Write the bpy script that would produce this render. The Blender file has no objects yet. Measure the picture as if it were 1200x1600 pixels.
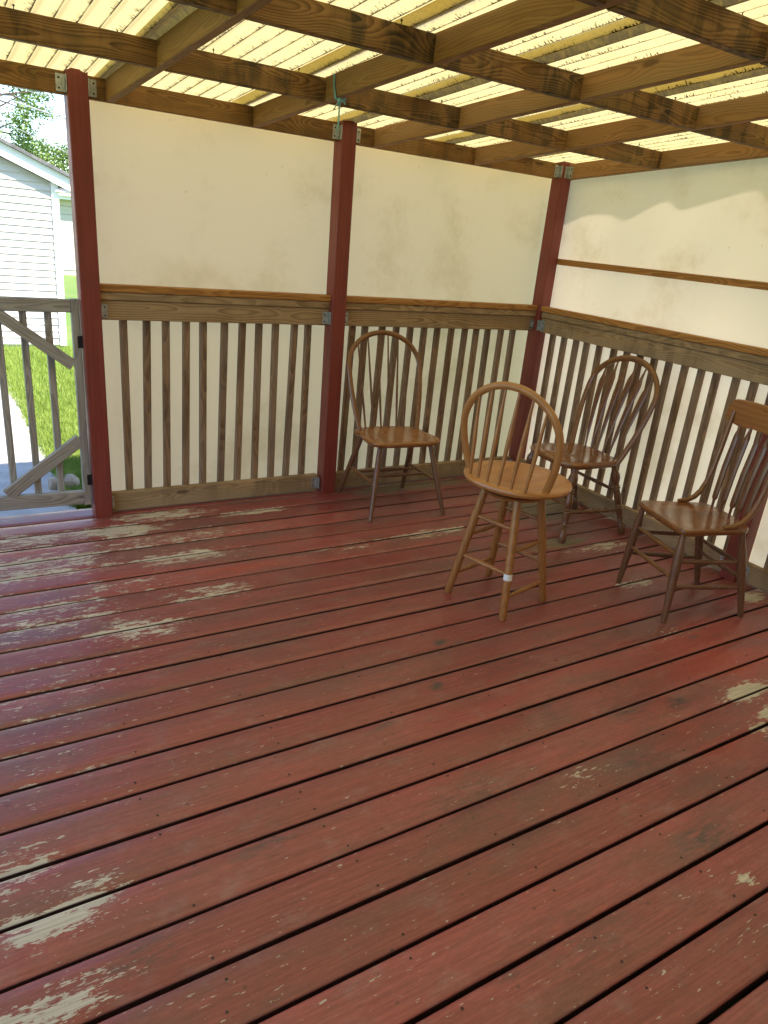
import bpy, bmesh, math, random
from mathutils import Vector, Matrix
random.seed(7)
SC = bpy.context.scene
COL = SC.collection
PI = math.pi

# ------------------------------------------------------------------ camera, sky, sun, exposure
CAM_R = Vector((0.8505, -0.5174, 0.0944))
CAM_F = Vector((0.5154, 0.7809, -0.3516))
CAM_R = (CAM_R - CAM_F * CAM_R.dot(CAM_F) / CAM_F.dot(CAM_F)).normalized()
CAM_F.normalize()
CAM_U = CAM_R.cross(CAM_F)
cd = bpy.data.cameras.new('camera')
cam = bpy.data.objects.new('camera', cd); COL.objects.link(cam)
cam.matrix_world = Matrix(((CAM_R.x, CAM_U.x, -CAM_F.x, -0.680), (CAM_R.y, CAM_U.y, -CAM_F.y, -3.664),
                           (CAM_R.z, CAM_U.z, -CAM_F.z, 1.4845), (0, 0, 0, 1)))
cd.sensor_fit = 'VERTICAL'; cd.sensor_height = 24.0; cd.lens = 24.0 * 1150.7 / 1600
cd.clip_start = 0.05; cd.clip_end = 1500
SC.camera = cam

SUN_DIR = Vector((0.24, -0.62, 0.75)).normalized()          # towards the sun
w = bpy.data.worlds.new('World'); SC.world = w; w.use_nodes = True
wn = w.node_tree; bg = wn.nodes['Background']
sky = wn.nodes.new('ShaderNodeTexSky'); sky.sky_type = 'NISHITA'; sky.sun_disc = False
sky.sun_elevation = math.asin(SUN_DIR.z); sky.sun_rotation = math.atan2(SUN_DIR.x, SUN_DIR.y)
sky.air_density = 0.8; sky.dust_density = 0.2; sky.ozone_density = 2.0
wn.links.new(sky.outputs[0], bg.inputs[0]); bg.inputs[1].default_value = 0.125
sl = bpy.data.lights.new('sun', 'SUN'); sl.energy = 4.2; sl.angle = math.radians(0.9); sl.color = (1.0, 0.92, 0.80)
so = bpy.data.objects.new('sun', sl); COL.objects.link(so)
so.rotation_euler = SUN_DIR.to_track_quat('Z', 'Y').to_euler()
vs = SC.view_settings
vs.view_transform = 'Standard'; vs.look = 'None'; vs.gamma = 1.0; vs.exposure = 1.87; vs.use_curve_mapping = False
SC.render.engine = 'CYCLES'
cy = SC.cycles
cy.use_denoising = True; cy.max_bounces = 7; cy.diffuse_bounces = 5; cy.transmission_bounces = 5
cy.transparent_max_bounces = 8; cy.sample_clamp_indirect = 6.0; cy.caustics_reflective = False; cy.caustics_refractive = False

# ------------------------------------------------------------------ node helpers
class NT:
    def __init__(s, name, rough=0.6):
        s.m = bpy.data.materials.new(name); s.m.use_nodes = True
        s.t = s.m.node_tree; s.b = s.t.nodes['Principled BSDF']; s.out = s.t.nodes['Material Output']
        s.b.inputs['Roughness'].default_value = rough
    def L(s, a, b): s.t.links.new(a, b)
    def put(s, sock, v):
        if v is None: return
        if isinstance(v, bpy.types.NodeSocket): s.L(v, sock)
        else:
            if isinstance(v, tuple) and len(v) == 3 and sock.type == 'RGBA': v = v + (1,)
            sock.default_value = v
    def n(s, ty, **kw):
        nd = s.t.nodes.new(ty)
        for k, v in kw.items(): setattr(nd, k, v)
        return nd
    def math(s, op, a, b=None, c=None, clamp=False):
        nd = s.n('ShaderNodeMath', operation=op, use_clamp=clamp)
        for i, v in enumerate((a, b, c)): s.put(nd.inputs[i], v)
        return nd.outputs[0]
    def vec(s, op, a, b=None):
        nd = s.n('ShaderNodeVectorMath', operation=op); s.put(nd.inputs[0], a)
        if b is not None:
            if op == 'SCALE': s.put(nd.inputs[3], b)
            else: s.put(nd.inputs[1], b)
        return nd.outputs['Value'] if op in ('LENGTH', 'DISTANCE', 'DOT_PRODUCT') else nd.outputs[0]
    def noise(s, v, scale=1.0, det=4.0, rough=0.55, dist=0.0):
        nd = s.n('ShaderNodeTexNoise'); s.put(nd.inputs['Vector'], v); nd.inputs['Scale'].default_value = scale
        nd.inputs['Detail'].default_value = det; nd.inputs['Roughness'].default_value = rough; nd.inputs['Distortion'].default_value = dist
        return nd.outputs[0]
    def vor(s, v, scale=1.0, feat='F1', rand=1.0):
        nd = s.n('ShaderNodeTexVoronoi', feature=feat); s.put(nd.inputs['Vector'], v); nd.inputs['Scale'].default_value = scale
        nd.inputs['Randomness'].default_value = rand
        return nd.outputs['Distance']
    def rng(s, v, a, b, c=0.0, d=1.0, smooth=True):
        nd = s.n('ShaderNodeMapRange', clamp=True, interpolation_type='SMOOTHSTEP' if smooth else 'LINEAR')
        for i, x in enumerate((v, a, b, c, d)): s.put(nd.inputs[i], x)
        return nd.outputs[0]
    def mix(s, f, a, b, mode='MIX'):
        nd = s.n('ShaderNodeMix', data_type='RGBA', blend_type=mode)
        s.put(nd.inputs[0], f); s.put(nd.inputs[6], a); s.put(nd.inputs[7], b)
        return nd.outputs[2]
    def sep(s, v):
        nd = s.n('ShaderNodeSeparateXYZ'); s.put(nd.inputs[0], v); return nd.outputs
    def comb(s, x, y, z):
        nd = s.n('ShaderNodeCombineXYZ')
        for i, v in enumerate((x, y, z)): s.put(nd.inputs[i], v)
        return nd.outputs[0]
    def obj(s): return s.n('ShaderNodeTexCoord').outputs['Object']
    def pos(s): return s.n('ShaderNodeNewGeometry').outputs['Position']
    def rnd(s): return s.n('ShaderNodeObjectInfo').outputs['Random']
    def bump(s, h, strength=0.3, dist=0.002):
        nd = s.n('ShaderNodeBump'); nd.inputs['Strength'].default_value = strength; nd.inputs['Distance'].default_value = dist
        s.put(nd.inputs['Height'], h); s.L(nd.outputs[0], s.b.inputs['Normal'])
        return nd.outputs[0]
    def base(s, c): s.put(s.b.inputs['Base Color'], c)
    def rough(s, v): s.put(s.b.inputs['Roughness'], v)
    def spec(s, v): s.b.inputs['Specular IOR Level'].default_value = v

def plain(name, col, rough=0.6, metal=0.0, vary=0.12, scale=14):
    k = NT(name, rough); o = k.obj()
    f = k.noise(k.vec('ADD', o, k.comb(k.math('MULTIPLY', k.rnd(), 31.0), 0.0, 0.0)), scale, 5)
    k.base(k.mix(k.rng(f, .3, .7), tuple(c * (1 - vary) for c in col), tuple(min(1, c * (1 + vary)) for c in col)))
    k.b.inputs['Metallic'].default_value = metal
    return k.m

def wood(name, light, dark, axis='x', ring=520.0, contrast=0.75, knots=0.6, grey=None, greyamt=0.0, band=0.0, bandcol=(.03, .025, .015),
         rough=0.65, coat=0.0, var=0.25, fib=0.5, bumpd=0.0008, olive=0.0, spec=0.3, wander=.10):
    """plain-sawn timber: growth rings round a wandering pith, fibres, knots, stains; grain runs along a local axis"""
    k = NT(name, rough); k.spec(spec)
    o = k.sep(k.obj()); r = k.rnd()
    x, y, z = {'x': (o[0], o[1], o[2]), 'y': (o[1], o[0], o[2]), 'z': (o[2], o[0], o[1])}[axis]
    xo = k.math('ADD', x, k.math('MULTIPLY', r, 53.0))
    p = k.comb(xo, y, z)
    wn1 = k.noise(k.comb(k.math('MULTIPLY', xo, 1.7), k.math('MULTIPLY', y, 1.5), r), 1.0, 2)
    wn2 = k.noise(k.comb(k.math('MULTIPLY', xo, 1.3), 7.3, k.math('MULTIPLY', r, 9.0)), 1.0, 2)
    py = k.math('ADD', y, k.math('MULTIPLY', k.math('SUBTRACT', wn1, .5), wander))
    pz = k.math('ADD', k.math('ADD', z, k.math('MULTIPLY', k.math('SUBTRACT', wn2, .5), wander * 1.4)), k.math('MULTIPLY', k.math('SUBTRACT', r, .5), .06))
    # knots bend the rings round them
    kv = k.vec('MULTIPLY', k.comb(xo, y, k.math('MULTIPLY', z, 1.0)), (2.3, 7.0, 7.0))
    kd = k.vor(kv, 1.0)
    kb = k.rng(kd, .38, .02, 0, 1)
    d = k.math('SQRT', k.math('ADD', k.math('MULTIPLY', py, py), k.math('MULTIPLY', pz, pz)))
    d = k.math('ADD', d, k.math('MULTIPLY', kb, .028 * knots))
    d = k.math('ADD', d, k.math('MULTIPLY', k.noise(k.vec('MULTIPLY', p, (9, 60, 60)), 1.0, 2), .0035))
    rg = k.math('FRACT', k.math('MULTIPLY', d, ring / 6.283))
    rg = k.rng(rg, .15, .95)
    fb = k.noise(k.vec('MULTIPLY', p, (7, 330, 330)), 1.0, 3, .6)
    f = k.math('ADD', k.math('MULTIPLY', rg, contrast), k.math('MULTIPLY', k.math('SUBTRACT', fb, .5), fib), clamp=True)
    c = k.mix(f, light, dark)
    bl = k.noise(k.vec('MULTIPLY', p, (3.0, 14, 14)), 1.0, 3)
    c = k.mix(k.math('MULTIPLY', k.rng(bl, .42, .72), var * 1.6, clamp=True), c, k.mix(1.0, c, (.55, .5, .45), 'MULTIPLY'))
    c = k.mix(k.math('MULTIPLY', k.math('SUBTRACT', r, .35), var, clamp=True), c, k.mix(1.0, c, (.62, .6, .58), 'MULTIPLY'))
    if greyamt:
        gn = k.noise(k.vec('MULTIPLY', p, (1.6, 20, 20)), 1.0, 4)
        c = k.mix(k.math('MULTIPLY', k.rng(gn, .3, .7), greyamt), c, grey)
    if olive:
        on = k.noise(k.vec('MULTIPLY', p, (5, 9, 9)), 1.0, 3)
        c = k.mix(k.math('MULTIPLY', k.rng(on, .48, .7), olive), c, (.12, .095, .022))
    if band:
        bn = k.noise(k.comb(k.math('MULTIPLY', xo, 16.0), k.math('MULTIPLY', z, 5.0), r), 1.0, 3, .6)
        b2 = k.noise(k.comb(k.math('MULTIPLY', xo, 2.4), 3.1, r), 1.0, 1)
        bm_ = k.math('MULTIPLY', k.rng(bn, .43, .60), k.rng(b2, .32, .55))
        tooth = k.math('ADD', .55, k.math('MULTIPLY', rg, .45))
        c = k.mix(k.math('MULTIPLY', k.math('MULTIPLY', bm_, tooth), band, clamp=True), c, bandcol)
    kn = k.rng(k.math('ADD', kd, k.math('MULTIPLY', k.noise(k.vec('MULTIPLY', p, (30, 50, 50)), 1.0, 2), .05)), .13, .075)
    c = k.mix(k.math('MULTIPLY', kn, .85 * min(1, knots)), c, tuple(q * .22 for q in dark))
    k.base(c)
    if coat:
        k.b.inputs['Coat Weight'].default_value = coat; k.b.inputs['Coat Roughness'].default_value = .18
        k.rough(k.rng(bl, .3, .7, rough * .8, rough * 1.25))
    k.bump(k.math('ADD', fb, k.math('MULTIPLY', rg, .7)), .5, bumpd)
    return k.m

MAT = {}
MAT['rafter'] = wood('rafter_timber', (.42, .22, .09), (.22, .10, .034), ring=760, contrast=.6, fib=.8, grey=(.25, .2, .14), greyamt=.3, var=.3)
MAT['block'] = wood('blocking_timber', (.33, .185, .07), (.10, .045, .015), ring=980, contrast=.7, fib=1.0, band=.9, olive=.4, var=.4)
MAT['beam'] = wood('beam_timber', (.34, .18, .06), (.13, .06, .02), ring=960, contrast=.65, fib=1.0, band=.4, olive=.3, var=.35)
MAT['rail'] = wood('rail_timber', (.50, .34, .18), (.23, .135, .06), ring=560, contrast=.75, grey=(.33, .26, .18), greyamt=.35, knots=.9, band=.25, bandcol=(.10, .065, .03), var=.3)
MAT['railg'] = wood('weathered_rail_timber', (.46, .32, .18), (.24, .15, .075), ring=700, contrast=.6, grey=(.38, .30, .21), greyamt=.45, knots=.8, band=.45, bandcol=(.10, .075, .045), var=.35)
MAT['strip'] = wood('batten_timber', (.50, .25, .075), (.28, .115, .03), ring=620, contrast=.75, knots=.8, var=.2)
MAT['slat'] = wood('baluster_timber', (.38, .235, .135), (.15, .085, .045), ring=640, contrast=.8, grey=(.30, .24, .19), greyamt=.6, knots=.7, var=.75, fib=.9)
MAT['gate'] = wood('grey_gate_timber', (.44, .40, .355), (.20, .18, .155), ring=560, contrast=.7, grey=(.38, .37, .36), greyamt=.5, knots=.7, var=.35, fib=.8)
OAK = ((.39, .17, .048), (.24, .088, .022))
MAT['oak_seat'] = wood('oak_seat', (.52, .235, .068), (.38, .15, .04), axis='y', ring=260, contrast=.55, knots=0, rough=.32, coat=.35, var=.15, bumpd=.0003, spec=.5)
MAT['oak_leg'] = wood('oak_leg', (.40, .175, .05), (.26, .10, .026), axis='z', ring=420, contrast=.5, knots=0, rough=.38, coat=.25, var=.2, bumpd=.0003, spec=.5)
MAT['oak_bow'] = wood('oak_bow', (.45, .205, .062), (.32, .125, .034), axis='z', ring=120, contrast=.3, knots=0, rough=.36, coat=.3, var=.15, bumpd=.0003, spec=.5)
MAT['wal_seat'] = wood('brown_seat', (.27, .11, .035), (.15, .052, .015), axis='y', ring=240, contrast=.6, knots=0, rough=.22, coat=.6, var=.2, bumpd=.0003, spec=.5)
MAT['mid_seat'] = wood('mid_brown_seat', (.36, .155, .048), (.23, .085, .024), axis='y', ring=250, contrast=.55, knots=0, rough=.30, coat=.4, var=.2, bumpd=.0003, spec=.5)
MAT['wal_leg'] = wood('brown_leg', (.20, .095, .048), (.105, .045, .020), axis='z', ring=420, contrast=.5, knots=0, rough=.34, coat=.4, var=.25, bumpd=.0003, spec=.5)
MAT['wal_bow'] = wood('brown_bow', (.255, .11, .036), (.15, .055, .017), axis='z', ring=420, contrast=.5, knots=0, rough=.34, coat=.35, var=.2, bumpd=.0003, spec=.5)
MAT['wal_crest'] = wood('brown_crest', (.36, .155, .045), (.25, .09, .023), axis='x', ring=260, contrast=.6, knots=0, rough=.34, coat=.35, var=.2, bumpd=.0003, spec=.5)
MAT['wal_slat'] = wood('brown_slat', (.20, .083, .036), (.10, .037, .016), axis='z', ring=420, contrast=.5, knots=0, rough=.3, coat=.45, var=.2, bumpd=.0003, spec=.5)
MAT['steel'] = plain('galvanised_steel', (.50, .53, .55), .42, .75, .2, 40)
MAT['dark'] = plain('dark_metal', (.02, .02, .02), .5, .4)
MAT['iron'] = plain('screw_iron', (.05, .045, .042), .55, .5)
MAT['string'] = plain('blue_string', (.20, .45, .58), .7)
MAT['tape'] = plain('white_tape', (.78, .80, .82), .45)
MAT['white'] = plain('white_trim', (.80, .80, .79), .5, 0, .03)
MAT['roofing'] = plain('grey_roofing', (.10, .10, .105), .8, 0, .3)  # even dark grey for the garage and far house roofs
MAT['rock'] = plain('tan_rock', (.36, .29, .22), .85, 0, .45, 9)
MAT['bark'] = plain('bark', (.075, .055, .04), .9, 0, .35)
MAT['deck_frame'] = plain('dark_deck_frame', (.05, .04, .03), .95)  # even dark brown for the joists and rim
MAT['wire'] = plain('cable_rubber', (.25, .26, .27), .6)

# red painted posts
k = NT('red_post_paint', .5); p = k.pos()
st = k.noise(k.vec('MULTIPLY', p, (60, 60, 2.0)), 1.0, 4); bl = k.noise(p, 3.0, 4)
c = k.mix(k.rng(st, .3, .7), (.20, .036, .026), (.255, .052, .038)); c = k.mix(k.rng(bl, .45, .75, 0, .5), c, (.16, .035, .03))
fl = k.noise(k.vec('MULTIPLY', p, (90, 90, 45)), 1.0, 3)
c = k.mix(k.rng(fl, .74, .77), c, (.40, .26, .22)); k.base(c)
k.rough(k.rng(bl, .3, .7, .42, .6)); k.bump(st, .4, .0008); MAT['post'] = k.m

# deck paint, worn through along the grain
def deck_mat():
    k = NT('worn_red_deck_paint', .42); P = k.pos(); r = k.rnd(); s = k.sep(P)
    v = k.comb(k.math('ADD', s[0], k.math('MULTIPLY', r, 61.0)), s[1], k.math('MULTIPLY', r, 17.0))
    flat = k.comb(s[0], s[1], 0.0)
    def blobs(L):
        a = None
        for cx, cy_, rx, ry, amp in L:
            d = k.vec('LENGTH', k.vec('MULTIPLY', k.vec('SUBTRACT', flat, (cx, cy_, 0)), (1 / rx, 1 / ry, 0)))
            q = k.math('MULTIPLY', k.rng(d, 1.15, .1, 0, 1), amp)
            a = q if a is None else k.math('MAXIMUM', a, q)
        return a
    worn = blobs([(.31, -.05, .42, .10, .42), (.05, -.19, .42, .12, .46), (-.35, -.19, .5, .16, .34), (-.35, -.5, .6, .25, .30), (.27, -.57, .42, .13, .36), (-.05, -.78, .42, .12, .26),
                  (.27, -.96, .30, .10, .36), (-.08, -1.16, .32, .15, .36), (-.36, -.92, .6, .35, .26), (-.45, -1.42, .6, .35, .17), (-.5, -1.8, .4, .3, .15), (.3, -.35, .6, .15, .27), (-.55, -2.33, .22, .09, .46), (-.5, -2.27, .16, .06, .36), (-.62, -2.15, .16, .12, .34),
                  (-.6, -2.53, .26, .09, .40), (1.86, -2.43, .20, .07, .50), (1.84, -2.56, .18, .06, .44), (1.7, -2.6, .12, .05, .3), (2.66, -1.93, .16, .1, .42), (.8, -.15, .35, .06, .38), (2.2, -1.6, .2, .1, .36),
                  (1.1, -.75, .45, .16, .22), (1.6, -.72, .4, .1, .34), (2.4, -1.2, .4, .1, .32), (1.95, -2.0, .3, .08, .24), (1.02, -2.98, .05, .04, .4), (.9, -2.5, .2, .06, .2)])
    bare = blobs([(1.9, -.02, 1.05, .19, .9), (2.5, -.55, .62, .55, .95), (2.2, -1.08, .5, .16, .85), (-1.2, .12, 1.22, .22, 1.3), (1.35, .1, .5, .1, .6)])
    a = k.rng(k.noise(k.vec('MULTIPLY', v, (8, 31, 1)), 1.0, 9, .72), .28, .72, 0, 1, False)
    b = k.rng(k.noise(k.vec('MULTIPLY', v, (34, 120, 1)), 1.0, 5, .7), .28, .72, 0, 1, False)
    big = k.noise(k.vec('MULTIPLY', v, (1.1, 3.2, 1)), 1.0, 3)
    val = k.math('ADD', k.math('ADD', k.math('MULTIPLY', a, .62), k.math('MULTIPLY', b, .28)), worn)
    val = k.math('ADD', val, k.math('MULTIPLY', k.math('SUBTRACT', big, .5), .25))
    eg = k.rng(k.math('ABSOLUTE', k.sep(k.obj())[1]), .052, .069)
    val = k.math('ADD', val, k.math('MULTIPLY', eg, k.math('ADD', .03, k.math('MULTIPLY', worn, .4))))
    chip = k.rng(val, .775, .80)
    fl = k.noise(k.vec('MULTIPLY', v, (26, 130, 1)), 1.0, 4, .6)
    fl2 = k.noise(k.vec('MULTIPLY', v, (1.6, 4, 1)), 1.0, 2)
    fleck = k.rng(k.math('ADD', fl, k.math('MULTIPLY', k.math('ADD', worn, k.math('MULTIPLY', fl2, .5)), .30)), .762, .785)
    chip = k.math('MAXIMUM', chip, k.math('MULTIPLY', fleck, .85))
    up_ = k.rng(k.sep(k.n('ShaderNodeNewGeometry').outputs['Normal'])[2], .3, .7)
    chip = k.math('MULTIPLY', chip, up_)
    # paint colour
    g = k.noise(k.vec('MULTIPLY', v, (5, 160, 1)), 1.0, 3)
    red = k.mix(k.rng(g, .3, .7), (.30, .068, .068), (.42, .105, .10))
    t = k.noise(k.vec('MULTIPLY', v, (1.9, 6, 1)), 1.0, 5, .6)
    red = k.mix(k.rng(t, .42, .70, 0, .75), red, (.215, .10, .09))        # trodden-in dirt
    t2 = k.noise(k.vec('MULTIPLY', flat, (7, 11, 1)), 1.0, 6, .7)
    red = k.mix(k.rng(t2, .50, .74, 0, .6), red, (.38, .22, .205))         # dusty scuffs
    red = k.mix(k.math('MULTIPLY', r, .8), red, k.mix(1.0, red, (.62, .60, .62), 'MULTIPLY'))
    fresh_glow = blobs([(2.14, -2.27, .55, .32, 1), (1.45, -2.19, .25, .07, .6), (.49, -.79, .3, .05, .9), (1.4, -2.46, .15, .08, .75), (1.55, -2.62, .3, .09, .6), (2.2, -2.05, .5, .12, .8), (1.9, -2.55, .3, .1, .8)])  # cleaner red paint spots; the large right one paints in a sun glow
    red = k.mix(k.math('MULTIPLY', fresh_glow, k.rng(t, .65, .35, .15, .9)), red, (.42, .066, .036))
    grime = blobs([(.957, -1.688, .05, .035, 1), (.772, -1.926, .045, .04, 1.1), (1.52, -2.37, .08, .04, 1), (1.13, -2.53, .16, .07, .7), (-.40, -2.5, .1, .05, .9), (1.03, -2.2, .2, .12, .45), (-.04, -2.34, .12, .05, .7),
                   (1.33, -2.31, .16, .1, .6), (1.04, -2.84, .16, .07, .8), (.27, -2.89, .05, .03, .8), (.55, -2.45, .3, .12, .45), (1.2, -1.9, .35, .1, .4), (.5, -2.9, .25, .12, .4)])
    gn = k.noise(k.vec('MULTIPLY', v, (14, 60, 1)), 1.0, 4, .65)
    red = k.mix(k.math('MULTIPLY', grime, k.rng(gn, .36, .62)), red, (.055, .06, .065))
    sp = k.vor(k.vec('MULTIPLY', v, (13, 17, 1)), 1.0)
    red = k.mix(k.rng(sp, .09, .05, 0, .6), red, (.06, .04, .035))
    sc = k.noise(k.vec('MULTIPLY', flat, (38, 9, 1)), 1.0, 5, .75)
    sc2 = k.noise(k.vec('MULTIPLY', flat, (1.4, 1.8, 1)), 1.0, 2)
    red = k.mix(k.math('MULTIPLY', k.rng(sc, .60, .72), k.rng(sc2, .48, .62, 0, .5)), red, (.40, .27, .24))
    gs = k.noise(k.vec('MULTIPLY', v, (3.2, 9, 1)), 1.0, 5, .7)
    red = k.mix(k.rng(gs, .60, .74, 0, .65), red, (.10, .085, .085))
    # timber below the paint
    wf = k.noise(k.vec('MULTIPLY', v, (5, 170, 1)), 1.0, 4, .65)
    tim = k.mix(k.rng(wf, .3, .7), (.66, .61, .52), (.45, .41, .34))
    old = k.mix(k.rng(wf, .25, .75), (.30, .245, .17), (.125, .092, .065))
    gw = k.mix(k.rng(wf, .25, .75), (.50, .50, .50), (.30, .30, .30))
    old = k.mix(k.rng(s[0], .05, -.05), old, gw)
    red = k.mix(1.0, red, k.mix(b, (.80, .80, .80), (1.16, 1.14, 1.12)), 'MULTIPLY')
    iso = k.noise(k.vec('MULTIPLY', v, (55, 75, 1)), 1.0, 5, .7)
    iso = k.math('MULTIPLY', k.rng(k.math('ADD', iso, k.math('MULTIPLY', k.math('ADD', worn, k.math('MULTIPLY', fl2, .4)), .22)), .735, .755), up_)
    chip = k.math('MAXIMUM', chip, k.math('MULTIPLY', iso, .8))
    c = k.mix(chip, red, tim)
    bn = k.math('ADD', k.math('MULTIPLY', a, .45), k.math('MULTIPLY', bare, .62))
    bm_ = k.rng(bn, .60, .74)
    c = k.mix(bm_, c, old)
    c = k.mix(up_, (.035, .014, .012), c)          # unpainted board edges, coloured near black to paint in the gaps' shade
    k.base(c)
    anyb = k.math('MAXIMUM', chip, bm_)
    k.rough(k.mix(anyb, k.mix(k.rng(t2, .4, .7), (.30,) * 3, (.48,) * 3), (.66,) * 3)); k.spec(.7)
    h = k.math('ADD', k.math('MULTIPLY', g, .6), k.math('MULTIPLY', b, .4))
    k.bump(h, .5, .0012)
    return k.m
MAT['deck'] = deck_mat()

# thin sheets that let light through
def sheet_mat(name, refl, trans, stain, amt, mixf=.5, scale=2.2, clear=0.0):
    k = NT(name); k.t.nodes.remove(k.b)
    P = k.pos()
    a = k.noise(P, scale, 5, .55); b = k.noise(P, 26.0, 5, .7)
    m_ = k.math('MULTIPLY', k.rng(k.math('ADD', a, k.math('MULTIPLY', k.math('SUBTRACT', b, .5), .25)), .48, .74), amt)
    sp = k.rng(k.vor(P, 7.0), .045, .025, 0, .7)
    m_ = k.math('MAXIMUM', m_, sp)
    cr_ = k.mix(m_, refl, stain); ct = k.mix(m_, trans, tuple(q * .8 for q in stain))
    d = k.n('ShaderNodeBsdfDiffuse'); k.put(d.inputs[0], cr_)
    t = k.n('ShaderNodeBsdfTranslucent'); k.put(t.inputs[0], ct)
    mx = k.n('ShaderNodeMixShader'); mx.inputs[0].default_value = mixf
    k.L(d.outputs[0], mx.inputs[1]); k.L(t.outputs[0], mx.inputs[2]); o_ = mx.outputs[0]
    if clear:
        tr = k.n('ShaderNodeBsdfTransparent'); m2 = k.n('ShaderNodeMixShader'); m2.inputs[0].default_value = clear
        k.L(o_, m2.inputs[1]); k.L(tr.outputs[0], m2.inputs[2]); o_ = m2.outputs[0]
    k.L(o_, k.out.inputs[0])
    return k.m
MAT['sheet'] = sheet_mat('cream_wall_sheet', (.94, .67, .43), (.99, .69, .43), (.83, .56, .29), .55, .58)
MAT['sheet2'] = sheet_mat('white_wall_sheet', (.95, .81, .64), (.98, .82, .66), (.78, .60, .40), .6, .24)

WAVE = .072
def roof_mat():
    k = NT('yellowed_corrugated_fibreglass'); k.t.nodes.remove(k.b)
    P = k.pos(); s = k.sep(P)
    # dirt gathers in a ragged line along each trough, sharp on one side
    ph = k.math('FRACT', k.math('DIVIDE', s[0], WAVE))
    n1 = k.noise(k.vec('MULTIPLY', P, (60, 150, 1)), 1.0, 3, .7)
    n2 = k.noise(k.vec('MULTIPLY', P, (9, 7, 1)), 1.0, 3)
    n3 = k.noise(k.vec('MULTIPLY', P, (30, 55, 1)), 1.0, 3, .6)
    wid = k.math('ADD', .025, k.math('MULTIPLY', k.rng(n1, .46, .72), k.rng(n2, .38, .66, .06, .42)))
    e = k.math('SUBTRACT', .52, ph)
    line = k.math('MULTIPLY', k.rng(e, -.02, .0), k.rng(k.math('SUBTRACT', e, wid), .05, .0))
    line = k.math('MULTIPLY', line, k.rng(n2, .3, .55, .55, 1.0))
    sp = k.rng(k.noise(k.vec('MULTIPLY', P, (130, 130, 1)), 1.0, 4, .75), .50, .68, 0, .55)
    bl = k.rng(k.noise(k.vec('MULTIPLY', P, (4, 3, 1)), 1.0, 3), .45, .75, 0, .45)
    c = k.mix(bl, (.94, .81, .39), (.91, .73, .28))
    c = k.mix(sp, c, (.52, .43, .16)); c = k.mix(line, c, (.07, .05, .02))
    # grey silt trapped where two sheets lap
    lap = None
    for x0, x1 in ((.105, .17), (.755, .80), (1.285, 1.34), (1.935, 2.0), (2.50, 2.56)):
        q = k.math('MULTIPLY', k.rng(k.math('ADD', s[0], k.math('MULTIPLY', k.math('SUBTRACT', n3, .5), .05)), x0 - .012, x0 + .012), k.rng(k.math('ADD', s[0], k.math('MULTIPLY', k.math('SUBTRACT', n1, .5), .03)), x1 + .012, x1 - .004))
        lap = q if lap is None else k.math('MAXIMUM', lap, q)
    c = k.mix(k.math('MULTIPLY', lap, k.rng(n3, .25, .65, .35, .95)), c, (.46, .41, .30))
    d = k.n('ShaderNodeBsdfDiffuse'); k.put(d.inputs[0], k.mix(1.0, c, (.72, .72, .72), 'MULTIPLY'))
    t = k.n('ShaderNodeBsdfTranslucent'); k.put(t.inputs[0], c)
    mx = k.n('ShaderNodeMixShader'); mx.inputs[0].default_value = .31
    k.L(d.outputs[0], mx.inputs[1]); k.L(t.outputs[0], mx.inputs[2]); k.L(mx.outputs[0], k.out.inputs[0])
    return k.m
MAT['roof'] = roof_mat()

def siding_mat():
    k = NT('white_vinyl_siding', .45); P = k.pos()
    f = k.noise(k.vec('MULTIPLY', P, (3, 3, 9)), 1.0, 4)
    k.base(k.mix(k.rng(f, .3, .7), (.50, .475, .43), (.56, .53, .485))); return k.m
MAT['siding'] = siding_mat()
def conc_mat():
    k = NT('concrete_path', .85); P = k.pos()
    f = k.noise(P, 6.0, 6, .65); g = k.noise(P, 90.0, 3)
    k.base(k.mix(k.rng(k.math('ADD', f, k.math('MULTIPLY', g, .2)), .35, .8), (.50, .49, .47), (.38, .37, .35)))
    k.bump(g, .3, .002); return k.m
MAT['conc'] = conc_mat()
def lawn_mat(name, a, b, c3):
    k = NT(name, .8); P = k.pos()
    f = k.noise(P, 1.7, 5); g = k.noise(P, 40.0, 4, .7)
    c = k.mix(k.rng(g, .3, .7), a, b); k.base(k.mix(k.rng(f, .45, .75, 0, .6), c, c3)); return k.m
MAT['lawn'] = lawn_mat('lawn_ground', (.085, .16, .028), (.14, .23, .045), (.20, .21, .07))
def leaf_mat(name, a, b):
    k = NT(name, .55); r = k.noise(k.pos(), 9.0, 2)
    c = k.mix(k.rng(r, .3, .7), a, b); k.base(c)
    t = k.n('ShaderNodeBsdfTranslucent'); k.put(t.inputs[0], c)
    mx = k.n('ShaderNodeMixShader'); mx.inputs[0].default_value = .35
    k.L(k.b.outputs[0], mx.inputs[1]); k.L(t.outputs[0], mx.inputs[2]); k.L(mx.outputs[0], k.out.inputs[0]); return k.m
MAT['blade'] = leaf_mat('grass_blade', (.17, .26, .035), (.29, .38, .07))
MAT['leaf'] = leaf_mat('tree_leaf', (.13, .22, .05), (.21, .31, .08))

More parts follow.
